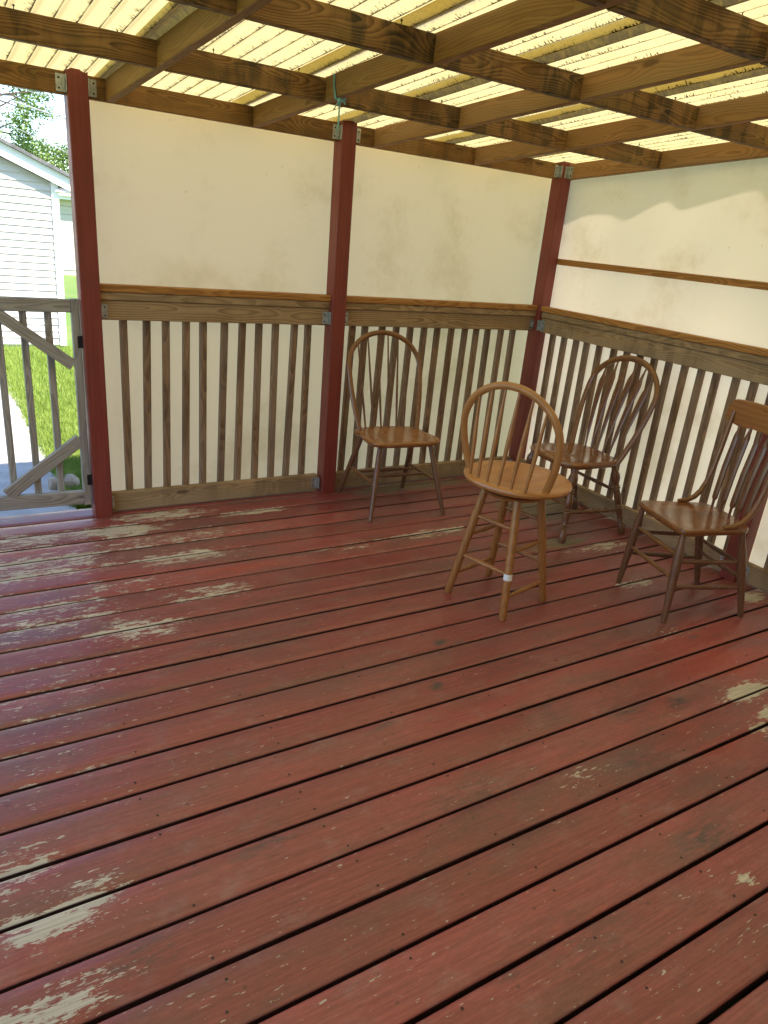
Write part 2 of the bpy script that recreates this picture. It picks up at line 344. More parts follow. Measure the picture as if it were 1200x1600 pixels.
# ------------------------------------------------------------------ object helpers
WM = {}
def tag(o, label=None, cat=None, group=None, kind=None):
    for k_, v_ in (('label', label), ('category', cat), ('group', group), ('kind', kind)):
        if v_: o[k_] = v_
    return o
def thing(name, label, cat, loc=(0, 0, 0), rot=0.0, group=None, kind=None):
    o = bpy.data.objects.new(name, None); COL.objects.link(o)
    M = Matrix.Translation(loc) @ Matrix.Rotation(rot, 4, 'Z')
    o.matrix_basis = M; WM[o] = M; o.empty_display_size = .1
    return tag(o, label, cat, group, kind)
def place(name, me, mat, parent=None, M=None, local=False):
    o = bpy.data.objects.new(name, me); COL.objects.link(o)
    if mat is not None and len(me.materials) == 0: me.materials.append(mat)
    M = M or Matrix()
    if parent is not None:
        o.parent = parent
        if not local: M = WM[parent].inverted() @ M
        WM[o] = WM[parent] @ M
    else: WM[o] = M
    o.matrix_basis = M
    return o
def mesh(bm, name, smooth=False):
    bmesh.ops.recalc_face_normals(bm, faces=bm.faces)
    me = bpy.data.meshes.new(name); bm.to_mesh(me); bm.free()
    if smooth:
        me.polygons.foreach_set('use_smooth', [True] * len(me.polygons))
        try: me.set_sharp_from_angle(angle=math.radians(38))
        except Exception: pass
    return me
def timber_bm(L, w_, h_, ch=.003, seg=1, sag=0.0):
    """length along x from 0 to L; section w_ (y) by h_ (z), chamfered edges"""
    bm = bmesh.new(); a, b = w_ / 2, h_ / 2
    prof = [(-a + ch, -b), (a - ch, -b), (a, -b + ch), (a, b - ch), (a - ch, b), (-a + ch, b), (-a, b - ch), (-a, -b + ch)]
    rows = []
    for i in range(seg + 1):
        t = i / seg; dz = sag * math.sin(PI * t)
        rows.append([bm.verts.new((L * t, y, z + dz)) for y, z in prof])
    for r0, r1 in zip(rows, rows[1:]):
        for i in range(8): bm.faces.new((r0[i], r0[(i + 1) % 8], r1[(i + 1) % 8], r1[i]))
    bm.faces.new(rows[0][::-1]); bm.faces.new(rows[-1])
    return bm
def timber(name, p0, p1, w_, h_, mat, parent=None, up=(0, 0, 1), ch=.003, cache={}):
    p0, p1, up = Vector(p0), Vector(p1), Vector(up)
    X = (p1 - p0); L = X.length; X.normalize(); Y = up.cross(X).normalized(); Z = X.cross(Y)
    key = (round(L, 3), w_, h_, ch, mat.name)
    if key not in cache:
        me = mesh(timber_bm(L, w_, h_, ch), name); me.materials.append(mat); cache[key] = me
    M = Matrix(((X.x, Y.x, Z.x, p0.x), (X.y, Y.y, Z.y, p0.y), (X.z, Y.z, Z.z, p0.z), (0, 0, 0, 1)))
    return place(name, cache[key], None, parent, M)
def box_bm(bm, c, s, M=None):
    r = bmesh.ops.create_cube(bm, size=1.0)
    for v_ in r['verts']:
        q = Vector((v_.co.x * s[0] + c[0], v_.co.y * s[1] + c[1], v_.co.z * s[2] + c[2])); v_.co = M @ q if M else q
def tube_bm(bm, pts, rad, n=10, flat=None, ref=None):
    """sweep a round (or flattened: flat = per-point second radius) section along pts"""
    pts = [Vector(q) for q in pts]; N = len(pts); rings = []
    if not isinstance(rad, (list, tuple)): rad = [rad] * N
    prev = None
    for i, q in enumerate(pts):
        T = (pts[min(i + 1, N - 1)] - pts[max(i - 1, 0)]).normalized()
        if ref is not None: A = Vector(ref)
        else: A = prev if prev is not None else (Vector((0, 0, 1)) if abs(T.z) < .9 else Vector((1, 0, 0)))
        A = (A - T * A.dot(T)).normalized(); prev = A; B = T.cross(A)
        r1 = rad[i]; r2 = flat[i] if flat else r1
        rings.append([bm.verts.new(q + A * (r1 * math.cos(2 * PI * j / n)) + B * (r2 * math.sin(2 * PI * j / n))) for j in range(n)])
    for a, b in zip(rings, rings[1:]):
        for j in range(n): bm.faces.new((a[j], a[(j + 1) % n], b[(j + 1) % n], b[j]))
    bm.faces.new(rings[0][::-1]); bm.faces.new(rings[-1])
def lathe_part(name, p0, p1, prof, mat, parent, n=12):
    bm = bmesh.new(); p0, p1 = Vector(p0), Vector(p1)
    tube_bm(bm, [p0.lerp(p1, t) for t, r in prof], [r for t, r in prof], n)
    return place(name, mesh(bm, name, True), mat, parent, Matrix(), True)
def path_part(name, pts, rad, mat, parent, n=10, flat=None, ref=None):
    bm = bmesh.new(); tube_bm(bm, pts, rad, n, flat, ref)
    return place(name, mesh(bm, name, True), mat, parent, Matrix(), True)
def smooth_closed(pts, sub=3):
    for _ in range(sub):
        q = []
        for i in range(len(pts)):
            a, b = Vector(pts[i]), Vector(pts[(i + 1) % len(pts)]); q += [a * .75 + b * .25, a * .25 + b * .75]
        pts = q
    return pts
def seat_part(name, half, z, th, mat, parent, dish=.008, centre=(0, 0), edge=.008, saddle=0.0):
    """half outline (x>=0, back to front), mirrored; rounded rim and dished top"""
    out = [Vector((x, y)) for x, y in half] + [Vector((-x, y)) for x, y in half[::-1]]
    o2 = []
    for q in out:
        if not o2 or (q - o2[-1]).length > 1e-4: o2.append(q)
    out = smooth_closed(o2, 2); n = len(out); c = Vector(centre)
    bm = bmesh.new(); rings = []
    def ring(sc, zz, fn=None):
        rr = []
        for q in out:
            d = q - c; L = d.length; v2 = c + d * (sc(L))
            rr.append(bm.verts.new((v2.x, v2.y, zz + (fn(v2) if fn else 0))))
        rings.append(rr)
    def dz(v2):
        u = (v2 - c); f = max(0, 1 - (u.x / .17) ** 2 - ((u.y + .02) / .17) ** 2)
        return -dish * f + saddle * math.exp(-(u.x / .03) ** 2) * max(0, u.y) * 8
    ring(lambda L: (L - edge * 2.0) / L, z - th)
    ring(lambda L: (L - edge * .4) / L, z - th * .72)
    ring(lambda L: 1.0, z - th * .42)
    ring(lambda L: (L - edge * .25) / L, z - th * .15)
    ring(lambda L: (L - edge) / L, z)
    for sc in (.86, .68, .48, .25): ring(lambda L, s_=sc: s_, z, dz)
    for a, b in zip(rings, rings[1:]):
        for j in range(n): bm.faces.new((a[j], a[(j + 1) % n], b[(j + 1) % n], b[j]))
    bm.faces.new(rings[0][::-1])
    ctr = bm.verts.new((c.x, c.y, z + dz(c)))
    for j in range(n): bm.faces.new((rings[-1][j], rings[-1][(j + 1) % n], ctr))
    return place(name, mesh(bm, name, True), mat, parent, Matrix(), True)

PW = .086          # post section
H = 1.986          # eave beam top
SL = .0819         # roof rises towards the house
SK = .037          # slight skew of the roof frame
XB, XC = 1.286, 2.791
def roof_z(y): return H + SL * (.03 - y)

# ------------------------------------------------------------------ ground, path, lawn
GZ = -.40
bm = bmesh.new(); S_ = 400
for q in ((-S_, -S_), (S_, -S_), (S_, S_), (-S_, S_)): bm.verts.new((q[0], q[1], GZ))
bm.faces.new(bm.verts); tag(place('ground', mesh(bm, 'ground'), MAT['lawn']), kind='structure')
bm = bmesh.new(); rr = random.Random(3)
N = 40; left = []; right = []
for i in range(N + 1):
    y = .3 + 6.6 * i / N
    left.append(bm.verts.new((-1.35 + rr.uniform(-.02, .02), y, GZ + .012))); right.append(bm.verts.new((.10 + rr.uniform(-.03, .03), y, GZ + .012)))
for i in range(N): bm.faces.new((left[i], right[i], right[i + 1], left[i + 1]))
tag(place('path', mesh(bm, 'path'), MAT['conc']), kind='structure')
rr = random.Random(11); V = []; Fc = []
for i in range(46000):
    y = 1.2 + (rr.random() ** 1.25) * 6.1; x = rr.uniform(.06 + rr.random() * .05, .2 + (y - 1.0) * .22 + .25)
    h_ = rr.uniform(.03, .085); a = rr.uniform(0, PI * 2); w_ = rr.uniform(.003, .006)
    lx, ly = rr.gauss(0, .025), rr.gauss(0, .025); b0 = len(V)
    V += [(x - w_ * math.cos(a), y - w_ * math.sin(a), GZ), (x + w_ * math.cos(a), y + w_ * math.sin(a), GZ), (x + lx, y + ly, GZ + h_)]; Fc.append((b0, b0 + 1, b0 + 2))
me = bpy.data.meshes.new('lawn_grass'); me.from_pydata(V, [], Fc)
tag(place('lawn_grass', me, MAT['blade']), 'short sunlit green lawn grass beside the concrete path', 'grass', kind='stuff')

# ------------------------------------------------------------------ deck
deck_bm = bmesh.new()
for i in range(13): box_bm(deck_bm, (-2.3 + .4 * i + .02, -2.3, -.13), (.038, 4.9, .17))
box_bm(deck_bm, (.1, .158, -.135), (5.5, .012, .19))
deck = tag(place('deck', mesh(deck_bm, 'deck'), MAT['deck_frame']), kind='structure')
PITCH = .145; Y0 = -.1282
def board_bm(L, w_, t):
    bm = bmesh.new(); a = w_ / 2
    prof = [(-a, -t), (a, -t), (a, -.006), (a - .0018, -.0022), (a - .006, 0), (a * .5, .0007), (0, .001), (-a * .5, .0007), (-a + .006, 0), (-a + .0018, -.0022), (-a, -.006)]
    xs = [0, L]; rows = [[bm.verts.new((x, y, z)) for y, z in prof] for x in xs]; n = len(prof)
    for i in range(n): bm.faces.new((rows[0][i], rows[0][(i + 1) % n], rows[1][(i + 1) % n], rows[1][i]))
    bm.faces.new(rows[0][::-1]); bm.faces.new(rows[1]); return bm
DX0, DX1 = -2.45, 2.84
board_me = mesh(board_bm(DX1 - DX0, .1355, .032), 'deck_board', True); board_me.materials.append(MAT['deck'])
rr = random.Random(5); nb = 0
for j in range(-2, 31):
    yc = Y0 - PITCH * (j + .5) + rr.uniform(-.0012, .0012)
    M = Matrix.Translation((DX0, yc, rr.uniform(-.0012, .0012))) @ Matrix.Rotation(rr.uniform(-.0004, .0004), 4, 'Z') @ Matrix.Rotation(rr.uniform(-.008, .008), 4, 'X')
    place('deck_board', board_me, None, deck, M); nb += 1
bm = bmesh.new()
for j in range(-1, 31):
    for i in range(13):
        for s_ in (-1, 1):
            if rr.random() < .3: continue
            x = -2.28 + .4 * i + rr.uniform(-.022, .022); y = Y0 - PITCH * (j + .5) + s_ * .042 + rr.uniform(-.012, .012)
            vs_ = [bm.verts.new((x + .0036 * math.cos(q * PI / 4), y + .0036 * math.sin(q * PI / 4), .0022)) for q in range(8)]
            bm.faces.new(vs_)
tag(place('screw_heads', mesh(bm, 'screw_heads'), MAT['iron'], deck), kind='stuff')

# house wall behind the photographer (the roof leans on it)
bm = bmesh.new(); box_bm(bm, (.3, -4.86, 1.1), (6.6, .16, 3.0)); 
hw = thing('house_wall', 'white sided house wall that the porch roof leans on', 'wall', (.3, -4.86, GZ))
place('wall_core', mesh(bm, 'wall_core'), MAT['siding'], hw)

# ------------------------------------------------------------------ posts
def post(x, y, lean, label, top=H + .012, leany=0.0):
    o = thing('porch_post', label, 'post', (x + PW / 2, y + PW / 2, 0), 0, 'red porch posts')
    bm = bmesh.new(); a = PW / 2; ch = .004; rows = []
    prof = [(-a + ch, -a), (a - ch, -a), (a, -a + ch), (a, a - ch), (a - ch, a), (-a + ch, a), (-a, a - ch), (-a, -a + ch)]
    for z in (.001, .6, 1.2, top):
        t = z / 2.2; rows.append([bm.verts.new((u + lean * t, v_ + leany * t, z)) for u, v_ in prof])
    for r0, r1 in zip(rows, rows[1:]):
        for i in range(8): bm.faces.new((r0[i], r0[(i + 1) % 8], r1[(i + 1) % 8], r1[i]))
    bm.faces.new(rows[0][::-1]); bm.faces.new(rows[-1])
    place('shaft', mesh(bm, 'post_shaft'), MAT['post'], o, Matrix(), True)
    return o
post(0, 0, -.040, 'red painted porch post beside the grey gate')
post(XB, 0, -.034, 'red painted porch post behind the chair, middle of the left wall')
post(XC, 0, -.010, 'red painted porch post in the corner of the two walls')
post(2.727, -1.78, .03, 'red painted porch post behind the chair with the wide crest rail', roof_z(-1.74) + .012)
post(-1.40, 0, 0, 'red painted porch post out past the left edge of the gate')

# ------------------------------------------------------------------ metal brackets
def bracket_bm(h_=.066, w_=.036):
    bm = bmesh.new()
    box_bm(bm, (w_ / 2, -.0012, 0), (w_, .0024, h_))                 # flange on the timber face
    box_bm(bm, (-.0012, -.016, 0), (.0024, .030, h_))                # flange on the post side
    box_bm(bm, (.007, -.006, 0), (.010, .008, h_ * .55))             # raised stiffening rib
    return bm
BR = mesh(bracket_bm(), 'bracket'); BR.materials.append(MAT['steel'])
bm = bmesh.new()
for zz in (0.0,):
    bmesh.ops.create_cone(bm, segments=8, radius1=.0042, radius2=.0038, depth=.003, cap_ends=True, matrix=Matrix.Translation((.024, -.0035, zz)) @ Matrix.Rotation(PI / 2, 4, 'X'))
BS = mesh(bm, 'screw'); BS.materials.append(MAT['dark'])
def bracket(parent, loc, face, side):
    """face: outward direction of the timber face (2D), side: direction along the timber away from the post"""
    X = Vector((side[0], side[1], 0)); Yb = Vector((-face[0], -face[1], 0)); Z = Vector((0, 0, 1))
    M = Matrix(((X.x, Yb.x, 0, loc[0]), (X.y, Yb.y, 0, loc[1]), (0, 0, 1, loc[2]), (0, 0, 0, 1)))
    b = place('bracket', BR, None, parent, M); [place('screw', BS, None, b, Matrix.Translation((0, 0, zz)), True) for zz in (-.02, .018)]
    return b

# ------------------------------------------------------------------ railings with balusters
ZR0, ZR1, ZC1, ZS1 = .982, 1.074, 1.111, 1.145
def railing(label, a, b, normal, slats, rail_mat, seed, low=.01, pa=(0, 0), pb=(0, 0)):
    """a, b: inner-face line ends on plan; normal points into the porch; slats: distances along a-b"""
    a, b, nrm = Vector((*a, 0)), Vector((*b, 0)), Vector((*normal, 0)); d = (b - a); L = d.length; d.normalize()
    o = thing('railing', label, 'railing', (a + b) / 2, math.atan2(d.y, d.x), 'porch railings')
    off = lambda q: -nrm * q
    def bar(nm, depth, w_, z0, z1, mat, e0=0, e1=0):
        p = a + off(depth + w_ / 2) + d * e0; q = a + d * (L + e1) + off(depth + w_ / 2); zc = (z0 + z1) / 2
        return timber(nm, (p.x, p.y, zc), (q.x, q.y, zc), w_, z1 - z0, mat, o)
    bar('batten', -.012, .05, ZC1 + .001, ZS1, MAT['strip'], -.004, .010)
    bar('cap_rail', -.004, .085, ZR1 + .001, ZC1, rail_mat)
    bar('top_rail', .006, .036, ZR0, ZR1, rail_mat)
    bar('bottom_rail', .012, .036, low, .110, MAT['railg'])
    rr = random.Random(seed)
    for s_ in slats:
        q = a + d * s_ + off(.044 + .018); t = q + d * rr.uniform(-.011, .011)
        timber('baluster', (q.x + rr.uniform(-.003, .003), q.y, .055), (t.x, t.y, 1.05), .034, .032, MAT['slat'], o, up=tuple(nrm), ch=.004)
    bracket(o, tuple(a + off(.006) + d * .001) [:2] + (1.023,), normal, (d.x, d.y)); bracket(o, tuple(a + d * (L - .001) + off(.006))[:2] + (1.023,), normal, (-d.x, -d.y))
    bracket(o, tuple(a + off(.012) + d * .001)[:2] + (.062,), normal, (d.x, d.y)); bracket(o, tuple(a + d * (L - .001) + off(.012))[:2] + (.062,), normal, (-d.x, -d.y))
    return o
YF = .038
railing('weathered railing with dark balusters between the gate post and the middle post', (PW - .02, YF), (XB - .016, YF), (0, -1), [.126 + .0995 * i for i in range(11)], MAT['rail'], 1)
railing('weathered railing with dark balusters behind the bow-back chair, left of the corner', (XB + PW - .016, YF), (XC - .003, YF), (0, -1), [.094 + .1018 * i for i in range(13)], MAT['rail'], 2)
def rwall(y): return 2.806 + .030 * y
railing('weathered railing with dark balusters on the right wall behind the arrow-back chair', (rwall(-.002), -.002), (rwall(-1.69), -1.69), (-1, 0.03), [.078 + .1045 * i for i in range(16)], MAT['railg'], 3)
railing('weathered railing right of the red post at the right edge', (rwall(-1.785), -1.785), (rwall(-4.76), -4.76), (-1, 0.03), [.10 + .1045 * i for i in range(28)], MAT['railg'], 4)

# ------------------------------------------------------------------ wall sheets
def sheet(name, label, p0, p1, z0, z1, mat, seed, amp=.004, group='plastic wall sheets', nx=24, nz=18, lean=(0, 0)):
    bm = bmesh.new(); rr = random.Random(seed); ph = [rr.uniform(0, 6.28) for _ in range(6)]
    p0, p1 = Vector((*p0, 0)), Vector((*p1, 0)); d = p1 - p0; nrm = Vector((-d.y, d.x, 0)).normalized(); g = []
    L = d.length
    z1f = z1 if callable(z1) else (lambda t: z1)
    z0f = z0 if callable(z0) else (lambda t: z0)
    for i in range(nx + 1):
        row = []
        for j in range(nz + 1):
            t = i / nx; s_ = j / nz; z = z0f(t) + (z1f(t) - z0f(t)) * s_
            e = amp * (math.sin(t * L * 5.1 + ph[0] + 1.3 * z) + .6 * math.sin(t * L * 11 + ph[1] - 2 * z) + .5 * math.sin(z * 7 + ph[2])) * math.sin(PI * t) ** .5
            q = p0 + d * t + nrm * e + Vector((lean[0] + (lean[1] - lean[0]) * t, 0, 0)) * max(0, (z - 1.2) / .8); row.append(bm.verts.new((q.x, q.y, z)))
        g.append(row)
    for i in range(nx):
        for j in range(nz): bm.faces.new((g[i][j], g[i + 1][j], g[i + 1][j + 1], g[i][j + 1]))
    me = mesh(bm, name, True); o = place(name, me, mat)
    return tag(o, label, 'wall sheet', group)
YS = .128
sheet('wall_sheet', 'cream translucent wall sheet between the gate post and the middle post', (.03, YS), (XB + .04, YS), -.003, H - .05, MAT['sheet'], 1)
sheet('wall_sheet', 'cream translucent wall sheet between the middle post and the corner post', (XB + .044, YS), (XC + .08, YS), -.003, H - .05, MAT['sheet'], 2)
rw = sheet('wall_sheet', 'pale sunlit wall sheet on the right wall with a narrow wooden batten', (rwall(.05) + .095, .05), (rwall(-1.76) + .095, -1.76), -.2, lambda t: H - .002 + SL * 1.8 * t, MAT['sheet2'], 3, .006, lean=(-.008, .10))
sheet('wall_sheet', 'pale wall sheet right of the red post at the right edge', (rwall(-1.74) + .100, -1.74), (rwall(-4.76) + .095, -4.76), -.2, lambda t: H + .145 + SL * 3.0 * t, MAT['sheet2'], 4, .006, lean=(.10, .14))
timber('batten', (rwall(.03) + .075, .03, 1.424), (rwall(-4.76) + .075, -4.76, 1.424), .022, .036, MAT['strip'], rw)

# ------------------------------------------------------------------ roof: beams, rafters, blocking, corrugated sheets
roof = thing('porch_roof', 'timber framed porch roof covered with yellowed corrugated sheets', 'roof', (.6, -2.3, 2.1))
BH = .087
def beam_x(x0, x1, mat='beam'):
    return timber('eave_beam', (x0, .03 + .019, H - BH / 2), (x1, .03 + .019, H - BH / 2), .038, BH, MAT[mat], roof)
lA, lB, lC = -.036, -.031, -.009
b0 = beam_x(-1.32, lA - .001); b1 = beam_x(PW + lA + .001, XB + lB - .001); b2 = beam_x(XB + PW + lB + .001, XC + lC - .001)
for x, s_ in ((lA - .0015, -1), (PW + lA + .0015, 1), (XB + lB - .0015, -1), (XB + PW + lB + .0015, 1), (XC + lC - .0015, -1)):
    bracket({-1: b0 if x < 0 else (b1 if x < 2 else b2), 1: b1 if x < 1 else b2}[s_], (x, .0295, H - .045), (0, -1), (s_, 0))
# right wall beam, set to the skew of the roof frame
rb = timber('side_beam', (2.868 - .02, .02, roof_z(.02) - BH / 2), (2.868 + SK * 4.6, -4.7, roof_z(-4.7) - BH / 2), .038, BH, MAT['rafter'], roof)
bracket(rb, (2.832, -.004, H - .045), (-1, 0), (0, -1))
RX = [-.541 - .667, -.541, .126, .794, 1.461, 2.126]
def rx(i, y): return RX[i] - SK * (y)
for i in range(len(RX)):
    y0, y1 = .029, -4.72
    timber('rafter', (rx(i, y0) + .018, y0, roof_z(y0) - BH / 2 + .001), (rx(i, y1) + .018, y1, roof_z(y1) - BH / 2 + .001), .036, BH, MAT['rafter'], roof)
rr = random.Random(9)
ROWS = [-.662, -1.373, -2.085, -2.80, -3.51, -4.2]
nail_bm = bmesh.new(); tube_bm(nail_bm, [(0, 0, -.002), (0, 0, .016), (0, 0, .019)], [.0016, .0016, .0005], 6)
tube_bm(nail_bm, [(0, 0, .010), (0, 0, .013)], [.0045, .004], 8)
NAIL = mesh(nail_bm, 'nail'); NAIL.materials.append(MAT['dark'])
for y in ROWS:
    for i in range(len(RX)):
        xa = rx(i, y) + .0365; xb = (rx(i + 1, y) - .0005) if i + 1 < len(RX) else 2.868 - .02 - SK * y * .98 - .0005 + .001
        yy = y + .019 + rr.uniform(-.006, .006); zt = roof_z(yy) - BH / 2 - .001 + rr.uniform(-.002, .002)
        bk = timber('blocking', (xa, yy, zt), (xb, yy + rr.uniform(-.004, .004), zt), .038, BH - .002, MAT['block'], roof)
        for q in (.28, .78):
            xx = xa + (xb - xa) * (q + rr.uniform(-.08, .08))
            place('nail', NAIL, None, bk, Matrix.Translation((xx, yy - .008, zt + BH / 2 - .001)))
# corrugated sheets
def corr(x0, x1, lift, seed, shadow_wave=0.0):
    bm = bmesh.new(); rr = random.Random(seed); n = int(round((x1 - x0) / WAVE * 10)); ys = [.30 - .05 * j for j in range(103)]
    g = []
    ph = rr.uniform(0, 6)
    for i in range(n + 1):
        x = x0 + (x1 - x0) * i / n
        c = .0085 * (1 + math.cos(2 * PI * (x / WAVE)))
        ew = lambda y: shadow_wave * max(0, (x - 2.9) / .115) * (math.sin(y * 15) + .5 * math.sin(y * 23 + 1) + .8 * math.sin(y * 7 + 2))  # unseen outer edge, waved to shape its shadow on the right wall
        g.append([bm.verts.new((x + ew(y), y, roof_z(y) + .0015 + c + lift + .0015 * math.sin(y * 2.1 + ph))) for y in ys])
    for i in range(n):
        for j in range(len(ys) - 1): bm.faces.new((g[i][j], g[i + 1][j], g[i + 1][j + 1], g[i][j + 1]))
    return mesh(bm, 'corrugated_sheet', True)
edges = [(-1.70, -1.02), (-1.13, -.40), (-.51, .17), (.09, .80), (.70, 1.34), (1.225, 2.0), (1.865, 2.56), (2.45, 3.015)]
for i, (a, b) in enumerate(edges):
    place('corrugated_sheet', corr(a, b, .0035 * (i % 2), i, .0065 if i == len(edges) - 1 else 0.0), MAT['roof'], roof)

# ------------------------------------------------------------------ gate
gt = thing('gate', 'weathered grey timber gate with corner braces hung on the left red post', 'gate', (-.03, .05, .07))
YG = .05
timber('top_rail', (-.95, YG, 1.040), (-.062, YG, 1.041), .034, .058, MAT['gate'], gt)
timber('bottom_rail', (-.95, YG, .118), (-.045, YG, .106), .034, .068, MAT['gate'], gt)
timber('stile', (-.026, YG, .068), (-.042, YG, 1.072), .034, .036, MAT['gate'], gt, up=(0, -1, 0))
timber('stile', (-.967, YG, .068), (-.967, YG, 1.072), .034, .036, MAT['gate'], gt, up=(0, -1, 0))
for i in range(8):
    x = -.148 - .1045 * i
    timber('baluster', (x + .008, YG + .034, .09), (x - .006, YG + .034, 1.05), .03, .03, MAT['gate'], gt, up=(0, -1, 0), ch=.003)
timber('brace', (-.36, YG - .001, .995), (-.062, YG - .001, .770), .030, .052, MAT['gate'], gt, up=(0, 0, 1))
timber('brace', (-.385, YG - .001, .150), (-.046, YG - .001, .405), .030, .058, MAT['gate'], gt, up=(0, 0, 1))
timber('brace', (-.65, YG - .001, .995), (-.945, YG - .001, .770), .030, .052, MAT['gate'], gt, up=(0, 0, 1))
timber('brace', (-.65, YG - .001, .150), (-.945, YG - .001, .405), .030, .058, MAT['gate'], gt, up=(0, 0, 1))
for z, x in ((.88, -.020), (.2, -.008)):
    bm = bmesh.new(); box_bm(bm, (x - .003, YG - .019, z), (.030, .003, .055)); tube_bm(bm, [(x + .006, YG - .021, z - .03), (x + .006, YG - .021, z + .03)], .005, 8)
    place('hinge', mesh(bm, 'hinge'), MAT['dark'], gt)

# ------------------------------------------------------------------ blue string tied round a rafter
st = thing('string', 'pale blue string knotted round the rafter above the middle post', 'string', (.82, -.74, 2.04))
bm = bmesh.new(); xl = .7935 + SK * .74 - .0045; zt = roof_z(-.74)
tube_bm(bm, [(xl, -.735, zt - .004), (xl - .001, -.742, zt - .05), (xl, -.758, zt - BH - .004), (xl + .02, -.765, zt - BH - .006), (xl + .044, -.76, zt - BH + .002), (xl + .0455, -.742, zt - .05), (xl + .0455, -.736, zt - .006)], [.0028] * 7, 6, [.006] * 7)
place('loop', mesh(bm, 'loop', True), MAT['string'], st)
bm = bmesh.new()
tube_bm(bm, [(xl + .008, -.772, zt - BH - .004), (xl + .010, -.776, zt - BH - .014), (xl + .014, -.778, zt - BH - .02)], [.007, .009, .004], 8)
tube_bm(bm, [(xl + .010, -.776, zt - BH - .012), (xl - .006, -.78, zt - BH - .028), (xl - .016, -.782, zt - BH - .046)], [.004, .003, .0015], 6)
tube_bm(bm, [(xl + .010, -.776, zt - BH - .010), (xl + .028, -.78, zt - BH - .012), (xl + .030, -.782, zt - BH - .022)], [.005, .005, .003], 6)
place('knot', mesh(bm, 'knot', True), MAT['string'], st)
bm = bmesh.new()
tube_bm(bm, [(xl + .011, -.776, zt - BH - .012), (xl + .009, -.778, zt - BH - .05), (xl + .010, -.777, zt - BH - .09), (xl + .006, -.778, zt - BH - .125)], [.002] * 4, 6, [.0055, .006, .0055, .003])
place('tail', mesh(bm, 'tail', True), MAT['string'], st)

# ------------------------------------------------------------------ chairs
def leg_at(f, t, z):
    f, t = Vector(f), Vector(t); return f.lerp(t, z / t.z)
TAPER = [(0, .0105), (.02, .012), (.3, .0145), (.62, .0165), (.9, .0135), (1, .012)]
STR = [(0, .0065), (.12, .0085), (.5, .0115), (.88, .0085), (1, .0065)]
def bow_curve(bw, by, zs, ww, zw, za, k_):
    L = [(bw + (ww - bw) * math.sin(PI / 2 * i / 10), zs + (zw - zs) * i / 10) for i in range(10)]
    L += [(ww * math.cos(PI / 2 * i / 16), zw + (za - zw) * math.sin(PI / 2 * i / 16)) for i in range(17)]
    L += [(-x, z) for x, z in L[::-1][1:]]
    return [(x, by - k_ * (z - zs), z) for x, z in L]

# side chair with a plain bow back
c1 = thing('bow_back_chair', 'brown bow-back wooden chair with thin spindles by the middle red post', 'chair', (1.594, -.268, 0), 3.055, 'wooden chairs on the deck')
Z1 = .427
seat_part('seat', [(0, -.186), (.07, -.184), (.14, -.172), (.195, -.15), (.216, -.118), (.205, -.075), (.212, -.02), (.226, .06), (.224, .12), (.195, .155), (.12, .176), (0, .182)], Z1, .030, MAT['mid_seat'], c1, .009)
L1 = {}
for sx in (1, -1):
    for nm, f, t in (('f', (.235 * sx, .229, 0), (.157 * sx, .112, Z1 - .018)), ('r', (.218 * sx, -.257, 0), (.168 * sx, -.092, Z1 - .018))):
        L1[nm, sx] = (f, t); lathe_part('leg', f, t, TAPER, MAT['wal_leg'], c1)
for sx in (1, -1):
    a = leg_at(*L1['r', sx], .190); b = leg_at(*L1['f', sx], .192); lathe_part('stretcher', a, b, STR, MAT['wal_bow'], c1)
for t in (.30, .58):
    a = leg_at(*L1['r', 1], .190).lerp(leg_at(*L1['f', 1], .192), t); b = leg_at(*L1['r', -1], .190).lerp(leg_at(*L1['f', -1], .192), t)
    lathe_part('stretcher', a, b, STR, MAT['wal_leg'], c1)
B1 = (.184, -.098, Z1 - .01, .228, .770, .954, .353)
path_part('bow', bow_curve(*B1), .0115, MAT['wal_bow'], c1, 10, [.0145] * 100, ref=(0, 1, 0))
def spindles(parent, B, bases, ybase, spread, mat, prof, arch=True, ytilt=0):
    bw, by, zs, ww, zw, za, k_ = B
    for x in bases:
        xt = x * spread; zt = zw + (za - zw) * math.sqrt(max(0, 1 - (xt / ww) ** 2))
        lathe_part('spindle', (x, ybase + ytilt * x * x, zs), (xt, by - k_ * (zt - zs), zt - .004), prof, mat, parent, 8)
spindles(c1, B1, [-.125, -.075, -.025, .025, .075, .125], -.150, 1.30, MAT['wal_leg'], [(0, .005), (.3, .0072), (.6, .006), (1, .0042)])

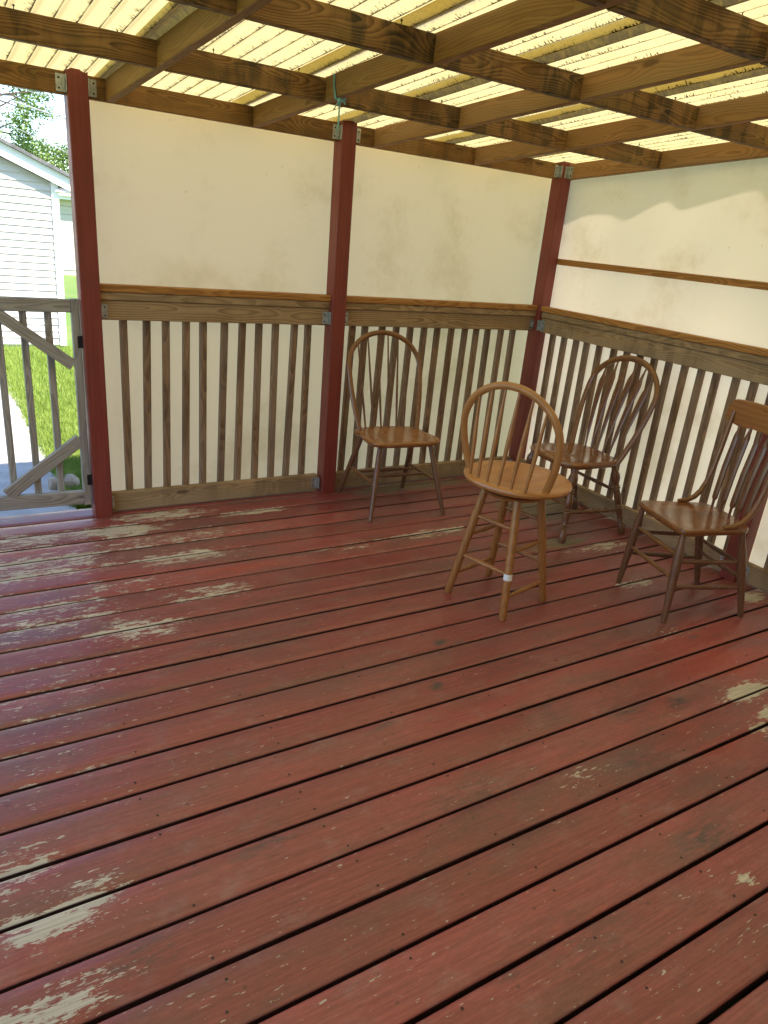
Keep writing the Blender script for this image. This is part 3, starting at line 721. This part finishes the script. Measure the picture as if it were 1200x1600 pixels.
# swivel stool with a round seat, seen from behind
s1 = thing('spindle_back_stool', 'light oak stool with round seat, hoop back and white tape on a leg', 'stool', (1.438, -1.446, 0), -1.331)
ZS = .575
R_ = .232; rotb = -1.269 + 1.331
def rz(q, a): return (q[0] * math.cos(a) - q[1] * math.sin(a), q[0] * math.sin(a) + q[1] * math.cos(a), q[2])
seat_part('seat', [(0, -R_ + .02)] + [((R_ + .004) * math.sin(a), .012 - (R_ - .004) * math.cos(a)) for a in [PI * i / 14 for i in range(1, 14)]] + [(0, R_ + .005)], ZS, .034, MAT['oak_seat'], s1, .007, (0, .01), .012)
lathe_part('swivel_plate', (0, 0, .498), (0, 0, .543), [(0, .125), (.35, .14), (.4, .075), (1, .075)], MAT['oak_leg'], s1, 20)
LS = {}
for nm, f, t in (('A', (-.154, -.163, 0), (-.085, -.09, .505)), ('B', (.154, -.163, 0), (.085, -.09, .505)), ('C', (.156, .144, 0), (.085, .085, .505)), ('D', (-.156, .144, 0), (-.085, .085, .505))):
    LS[nm] = (f, t); lg = lathe_part('leg', f, t, [(0, .0145), (.015, .0165), (.4, .0175), (.75, .0185), (1, .0165)], MAT['oak_leg'], s1, 14)
    if nm == 'B':
        tp = lathe_part('tape', leg_at(f, t, .172), leg_at(f, t, .198), [(0, .0182), (.05, .0186), (.95, .0187), (1, .0183)], MAT['tape'], s1, 16)
for a, b, zz in (('A', 'B', (.384, .194)), ('C', 'D', (.385, .193)), ('B', 'C', (.290, .097)), ('D', 'A', (.291, .102))):
    for z in zz: lathe_part('stretcher', leg_at(*LS[a], z), leg_at(*LS[b], z), [(0, .007), (.15, .0085), (.5, .0115), (.85, .0085), (1, .007)], MAT['oak_leg'], s1)
BS_ = (.182, -.075, .553, .229, .770, .971, .147)
path_part('hoop', [rz(q, rotb) for q in bow_curve(*BS_)], .0140, MAT['oak_bow'], s1, 10, [.0160] * 100, ref=rz((0, 1, 0), rotb))
bw, by, zs, ww, zw, za, k_ = BS_
for x, y in ((-.135, -.148), (-.082, -.170), (-.028, -.184), (.028, -.186), (.084, -.178), (.140, -.160)):
    xt = x * 1.16; zt = zw + (za - zw) * math.sqrt(1 - (xt / ww) ** 2)
    lathe_part('spindle', rz((x, y, ZS - .012), rotb), rz((xt, by - k_ * (zt - zs), zt - .004), rotb), [(0, .006), (.2, .0075), (.45, .0098), (.52, .0095), (.8, .0068), (1, .0052)], MAT['oak_leg'], s1, 10)

# arrow-back bow chair with turned legs
c3 = thing('arrow_back_chair', 'dark brown bow-back chair with flat arrow slats and turned legs near the corner', 'chair', (2.423, -.861, 0), 1.455, 'wooden chairs on the deck')
Z3 = .437
seat_part('seat', [(0, -.196), (.08, -.192), (.15, -.172), (.192, -.138), (.205, -.09), (.208, 0), (.215, .08), (.212, .15), (.175, .195), (.10, .222), (.0, .226)], Z3, .034, MAT['wal_seat'], c3, .012, (0, 0), .010, .012)
TURN = [(0, .0135), (.03, .0165), (.10, .0195), (.15, .0165), (.185, .0105), (.20, .0145), (.215, .0105), (.235, .0165), (.26, .0125), (.30, .0145), (.36, .0175), (.41, .0185), (.425, .0135), (.44, .0185),
        (.455, .0135), (.47, .0165), (.55, .0175), (.62, .0150), (.66, .0125), (.675, .0185), (.69, .0125), (.705, .0170), (.72, .0125), (.76, .0165), (.82, .0225), (.87, .0215), (.91, .0150), (.95, .0125), (1, .0125)]
TSTR = [(0, .007), (.06, .009), (.18, .0095), (.24, .013), (.26, .008), (.28, .0135), (.30, .008), (.36, .012), (.44, .0145), (.47, .009), (.5, .0155), (.53, .009), (.56, .0145), (.64, .012), (.70, .008), (.72, .0135), (.74, .008), (.76, .013), (.82, .0095), (.94, .009), (1, .007)]
L3 = {}
for sx in (1, -1):
    for nm, f, t in (('f', (.240 * sx, .192, 0), (.184 * sx, .148, Z3 - .02)), ('r', (.213 * sx, -.264, 0), (.180 * sx, -.123, Z3 - .02))):
        L3[nm, sx] = (f, t); lathe_part('leg', f, t, [(q, r * 1.18) for q, r in TURN], MAT['wal_leg'], c3, 14)
for sx in (1, -1): lathe_part('stretcher', leg_at(*L3['r', sx], .155), leg_at(*L3['f', sx], .168), TSTR, MAT['wal_leg'], c3)
lathe_part('stretcher', leg_at(*L3['f', 1], .205), leg_at(*L3['f', -1], .205), TSTR, MAT['wal_leg'], c3)
lathe_part('stretcher', leg_at(*L3['r', 1], .262), leg_at(*L3['r', -1], .262), STR, MAT['wal_leg'], c3)
a = leg_at(*L3['r', 1], .155).lerp(leg_at(*L3['f', 1], .168), .5); b = leg_at(*L3['r', -1], .155).lerp(leg_at(*L3['f', -1], .168), .5)
lathe_part('stretcher', a, b, TSTR, MAT['wal_leg'], c3)
B3 = (.196, -.126, Z3 - .014, .262, .782, .968, .289)
path_part('bow', bow_curve(*B3), .0125, MAT['wal_bow'], c3, 10, [.0170] * 100, ref=(0, 1, 0))
def arrow_slat(parent, p, q, wmax, mat, thick=.0045, bend=0.0, prof=None):
    p, q = Vector(p), Vector(q); prof = prof or [(0, .26), (.10, .28), (.22, .55), (.27, .62), (.4, .72), (.6, .9), (.74, 1.0), (.80, .97), (.86, .45), (.93, .25), (1, .22)]
    pts = [p.lerp(q, t) + Vector((0, -bend * math.sin(PI * t), 0)) for t, s_ in prof]
    path_part('slat', pts, [max(thick, .0035) if s_ > .4 else wmax * s_ * .9 for t, s_ in prof], mat, parent, 10, [wmax * s_ for t, s_ in prof], ref=(0, 1, 0))
bw, by, zs, ww, zw, za, k_ = B3
for x in (-.125, -.075, -.025, .025, .075, .125):
    xt = x * 1.50; zt = zw + (za - zw) * math.sqrt(1 - (xt / ww) ** 2)
    arrow_slat(c3, (x, -.168, Z3 - .006), (xt, by - k_ * (zt - zs), zt), .0225, MAT['wal_slat'], thick=.006, bend=-.012)

# chair with a wide crest rail and bent back posts
c4 = thing('crest_rail_chair', 'brown wooden chair with wide crest rail and bent posts at the right edge', 'chair', (2.22, -1.796, 0), 1.245, 'wooden chairs on the deck')
Z4 = .436
seat_part('seat', [(0, -.205), (.09, -.20), (.145, -.185), (.168, -.155), (.172, -.08), (.178, .02), (.186, .12), (.186, .158), (.165, .176), (.08, .182), (0, .183)], Z4, .032, MAT['wal_seat'], c4, .007, (0, 0), .006)
L4 = {}
T4 = [(0, .0115), (.02, .0125), (.25, .016), (.6, .0205), (.78, .0195), (.9, .014), (1, .013)]
for sx in (1, -1):
    for nm, f, t in (('f', (.196 * sx, .168, 0), (.160 * sx, .152, Z4 - .02)), ('r', (.166 * sx, -.254, 0), (.148 * sx, -.150, Z4 - .02))):
        L4[nm, sx] = (f, t); lathe_part('leg', f, t, T4, MAT['wal_leg'], c4, 14)
for z in (.31, .205): lathe_part('stretcher', leg_at(*L4['f', 1], z), leg_at(*L4['f', -1], z), STR, MAT['wal_bow'], c4)
for sx in (1, -1):
    for z0, z1 in ((.284, .271), (.167, .148)): lathe_part('stretcher', leg_at(*L4['f', sx], z0), leg_at(*L4['r', sx], z1), STR, MAT['wal_leg'], c4)
for z in (.255, .19): lathe_part('stretcher', leg_at(*L4['r', 1], z), leg_at(*L4['r', -1], z), STR, MAT['wal_leg'], c4)
for sx in (1, -1):
    pts = [(.168 * sx, -.03, .443), (.168 * sx, -.055, .444), (.169 * sx, -.085, .449), (.170 * sx, -.115, .464), (.171 * sx, -.142, .495), (.172 * sx, -.162, .54), (.173 * sx, -.180, .61), (.174 * sx, -.195, .72), (.175 * sx, -.207, .83), (.176 * sx, -.214, .88)]
    path_part('back_post', pts, [.008, .010, .0115, .0125, .0130, .0130, .0125, .0118, .0110, .0105], MAT['wal_bow'], c4, 12)
bm = bmesh.new(); rows = []
for i in range(25):
    t = i / 24; x = -.215 + .43 * t; u = abs(t - .5) * 2
    yb = -.228 - .022 * (1 - u * u) + .012; e = max(0, (u - .86) / .14)
    lo = .828 + .012 * (1 - min(1, abs(u - .55) / .3)) * -1 + .012 * e * e; hi = .932 + .012 * (1 - u ** 2) - .028 * e ** 2
    rows.append([bm.verts.new((x, yb - .010, lo)), bm.verts.new((x, yb + .010, lo)), bm.verts.new((x, yb + .012, (lo + hi) / 2)), bm.verts.new((x, yb + .006, hi - .003)), bm.verts.new((x, yb, hi)), bm.verts.new((x, yb - .006, hi - .003)), bm.verts.new((x, yb - .012, (lo + hi) / 2))])
for a, b in zip(rows, rows[1:]):
    for j in range(7): bm.faces.new((a[j], a[(j + 1) % 7], b[(j + 1) % 7], b[j]))
bm.faces.new(rows[0][::-1]); bm.faces.new(rows[-1])
place('crest_rail', mesh(bm, 'crest_rail', True), MAT['wal_crest'], c4, Matrix(), True)
P4 = [(0, .38), (.10, .40), (.13, .95), (.18, 1.0), (.5, 1.05), (.84, 1.0), (.88, .9), (.91, .45), (1, .38)]
for i in range(5):
    x = .11 - .055 * i
    arrow_slat(c4, (x * .98, -.186 + abs(x) * .12, Z4 - .008), (x * 1.12, -.236 + abs(x) * .09, .836), .0165, MAT['wal_slat'], thick=.0105, bend=-.008, prof=P4)

# ------------------------------------------------------------------ outside: garage, far house, trees, rocks, wires
gy = 7.4
ga = thing('garage', 'white sided garage with a gable roof beyond the lawn', 'garage', (-1.2, gy + 2.5, GZ))
cxg, xr = -1.2, 1.03; hw_ = xr - cxg; zap = 1.715 + .41 * hw_ - .02
bm = bmesh.new()
prof = [(cxg - hw_, GZ), (xr, GZ), (xr, 1.69), (cxg, zap), (cxg - hw_, 1.69)]
f0 = [bm.verts.new((x, gy + .03, z)) for x, z in prof]; f1 = [bm.verts.new((x, gy + 5.5, z)) for x, z in prof]
bm.faces.new(f0); bm.faces.new(f1[::-1])
for i in range(5): bm.faces.new((f0[i], f1[i], f1[(i + 1) % 5], f0[(i + 1) % 5]))
place('wall', mesh(bm, 'wall'), MAT['siding'], ga)
CP = .0887; z = GZ + .05; i = 0
while z < zap - .06:
    za_ = z + CP; xe = hw_ if z < 1.69 else (zap - z) / .41; xt = hw_ if za_ < 1.69 else (zap - za_) / .41
    bm = bmesh.new()
    lo_f = [bm.verts.new((cxg - xe, gy - .002, z - .012)), bm.verts.new((cxg + xe, gy - .002, z - .012))]; hi_f = [bm.verts.new((cxg - xt, gy + .022, za_ - .004)), bm.verts.new((cxg + xt, gy + .022, za_ - .004))]
    lo_b = [bm.verts.new((cxg - xe, gy + .026, z - .012)), bm.verts.new((cxg + xe, gy + .026, z - .012))]
    bm.faces.new((lo_f[0], lo_f[1], hi_f[1], hi_f[0])); bm.faces.new((lo_b[0], lo_b[1], lo_f[1], lo_f[0])); bm.faces.new((lo_b[1], lo_b[0], hi_f[0], hi_f[1])); bm.faces.new((lo_f[1], lo_b[1], hi_f[1])); bm.faces.new((lo_b[0], lo_f[0], hi_f[0]))
    place('siding_board', mesh(bm, 'siding_board'), MAT['siding'], ga); z += CP; i += 1
timber('corner_trim', (xr + .025, gy - .004, GZ + .03), (xr + .025, gy - .004, 1.70), .085, .05, MAT['white'], ga, up=(0, -1, 0))
timber('corner_trim', (cxg - hw_ - .025, gy - .004, GZ + .03), (cxg - hw_ - .025, gy - .004, 1.70), .085, .05, MAT['white'], ga, up=(0, -1, 0))
for s_ in (1, -1):
    e = hw_ + .42
    rfp = timber('rake_board', (cxg, gy - .12, zap + .085), (cxg + s_ * e, gy - .12, zap + .085 - .41 * e), .03, .17, MAT['white'], ga)
    timber('roof_slope', (cxg, gy + 2.7, zap + .172), (cxg + s_ * (e + .03), gy + 2.7, zap + .172 - .41 * (e + .03)), 5.8, .04, MAT['roofing'], ga)
    timber('soffit', (cxg + s_ * (hw_ + .2), gy - .1, 1.60), (cxg + s_ * (hw_ + .2), gy + 5.4, 1.60), .36, .02, MAT['white'], ga)
bm = bmesh.new(); box_bm(bm, (cxg, gy + 2.8, GZ + .02), (2 * hw_ + .06, 5.5, .09)); place('foundation', mesh(bm, 'foundation'), MAT['conc'], ga)

b2 = thing('far_house', 'low white sided house beyond the garage', 'house', (4.9, 21, GZ))
bm = bmesh.new(); box_bm(bm, (5.4, 21.5, .5), (5.6, 5.0, 1.9)); place('wall', mesh(bm, 'wall'), MAT['siding'], b2)
for i in range(9): timber('siding_board', (2.58, 18.985, -.17 + .205 * i), (8.2, 18.985, -.17 + .205 * i), .03, .2, MAT['siding'], b2, ch=.008)
timber('fascia', (2.2, 18.55, 1.60), (8.5, 18.55, 1.60), .03, .14, MAT['white'], b2); timber('soffit', (2.2, 18.78, 1.54), (8.5, 18.78, 1.54), .44, .02, MAT['white'], b2)
for s_ in (1, -1):
    bm = bmesh.new(); ya, yb = (18.5, 21.5) if s_ > 0 else (24.5, 21.5)
    q = [bm.verts.new(v_) for v_ in ((2.2, ya, 1.68), (8.6, ya, 1.68), (8.6, yb, 1.95), (2.2, yb, 1.95), (2.2, ya, 1.62), (8.6, ya, 1.62), (8.6, yb, 1.89), (2.2, yb, 1.89))]
    for f in ((0, 1, 2, 3), (4, 5, 6, 7), (0, 1, 5, 4), (1, 2, 6, 5), (2, 3, 7, 6), (3, 0, 4, 7)): bm.faces.new([q[j] for j in f])
    place('roof_slope', mesh(bm, 'roof_slope'), MAT['roofing'], b2)
timber('gutter', (2.2, 18.49, 1.66), (8.6, 18.49, 1.66), .09, .08, MAT['white'], b2)

def tree(label, base, h_, clumps, nleaf, seed, ls=.11):
    rr = random.Random(seed); o = thing('leafy_tree', label, 'tree', base, 0, 'trees behind the garage')
    bm = bmesh.new(); B = Vector(base)
    tube_bm(bm, [B, B + Vector((.05, 0, h_ * .35)), B + Vector((-.05, .05, h_ * .7)), B + Vector((0, 0, h_ * .95))], [.22, .17, .10, .03], 8)
    for c, r in clumps:
        c = Vector(c); s_ = B + Vector((0, 0, h_ * rr.uniform(.35, .7))); m_ = s_.lerp(c, .5) + Vector((rr.uniform(-.2, .2), rr.uniform(-.2, .2), rr.uniform(0, .3)))
        tube_bm(bm, [s_, m_, c], [.06, .035, .012], 5)
    place('trunk', mesh(bm, 'trunk', True), MAT['bark'], o)
    V, Fc = [], []; tot = sum(r ** 2 for c, r in clumps)
    for c, r in clumps:
        for _ in range(int(nleaf * r * r / tot)):
            d = Vector((rr.gauss(0, 1), rr.gauss(0, 1), rr.gauss(0, 1))).normalized() * r * rr.random() ** .45 * (1 + .25 * math.sin(rr.random() * 6.28))
            q = Vector(c) + Vector((d.x, d.y, d.z * .8)); a = Vector((rr.gauss(0, 1), rr.gauss(0, 1), rr.gauss(0, .6))).normalized(); b = a.cross(Vector((rr.gauss(0, 1), rr.gauss(0, 1), 1))).normalized()
            L = ls * rr.uniform(.6, 1.3); n = len(V); V += [q - a * L * .5, q + b * L * .28, q + a * L * .5, q - b * L * .28]; Fc.append((n, n + 1, n + 2, n + 3))
    me = bpy.data.meshes.new('crown'); me.from_pydata([tuple(v_) for v_ in V], [], Fc)
    place('crown', me, MAT['leaf'], o)
rr = random.Random(21)
tree('tall leafy tree with hanging branches behind the garage', (1.6, 28, GZ), 7.5, [((2.0 + rr.uniform(-1.6, 1.9), 28 + rr.uniform(-1, 1), 4.6 + rr.uniform(-1.2, 2.6)), rr.uniform(.45, .85)) for _ in range(16)] + [((3.6, 27.6, 4.3), .6), ((4.0, 27.8, 5.0), .5), ((3.1, 27.5, 3.9), .6), ((4.2, 28, 4.35), .35)], 13000, 4)
tree('lower round leafy tree right of the taller tree', (4.6, 30, GZ), 3.6, [((4.6 + rr.uniform(-1.1, 1.4), 30 + rr.uniform(-.8, .8), 2.7 + rr.uniform(-.7, .6)), rr.uniform(.45, .7)) for _ in range(12)], 9000, 5)

def rock(label, loc, s_, seed):
    rr = random.Random(seed); bm = bmesh.new(); bmesh.ops.create_icosphere(bm, subdivisions=2, radius=1.0)
    for v_ in bm.verts:
        f = 1 + rr.uniform(-.16, .16); v_.co = Vector((v_.co.x * s_[0] * f, v_.co.y * s_[1] * f, v_.co.z * s_[2] * f + s_[2] * .7))
    tag(place('rock', mesh(bm, 'rock'), MAT['rock'], None, Matrix.Translation(loc)), label, 'rock', 'rocks by the path')
rock('tan rock beside the path, nearer to the gate post', (.135, 1.56, GZ), (.055, .05, .07), 1)
rock('tan rock beside the path, left one of the pair', (.03, 1.60, GZ), (.04, .04, .055), 2)

def wire(label, a, b, sag, r):
    bm = bmesh.new(); a, b = Vector(a), Vector(b)
    tube_bm(bm, [a.lerp(b, i / 20) - Vector((0, 0, sag * math.sin(PI * i / 20))) for i in range(21)], r, 5)
    tag(place('overhead_wire', mesh(bm, 'overhead_wire', True), MAT['wire']), label, 'wire', 'overhead wires')
def along(y, x0, z0, x1, z1, ext=14):
    d = Vector((x1 - x0, 0, z1 - z0)); d.normalize(); m_ = Vector((x0, y, z0)); return m_ - d * ext, m_ + d * ext
wire('thick pale overhead wire crossing in front of the tall tree', *along(10, .784, 2.842 + .12, 1.661, 2.683 + .12), .12, .012)
wire('thin overhead wire, topmost, just below the roof edge', *along(10.5, 1.313, 3.03 + .06, 1.685, 2.99 + .06), .06, .005)
wire('thin overhead wire, lowest, just above the garage roof', *along(11, 1.276, 2.46 + .06, 1.502, 2.38 + .06), .06, .006)
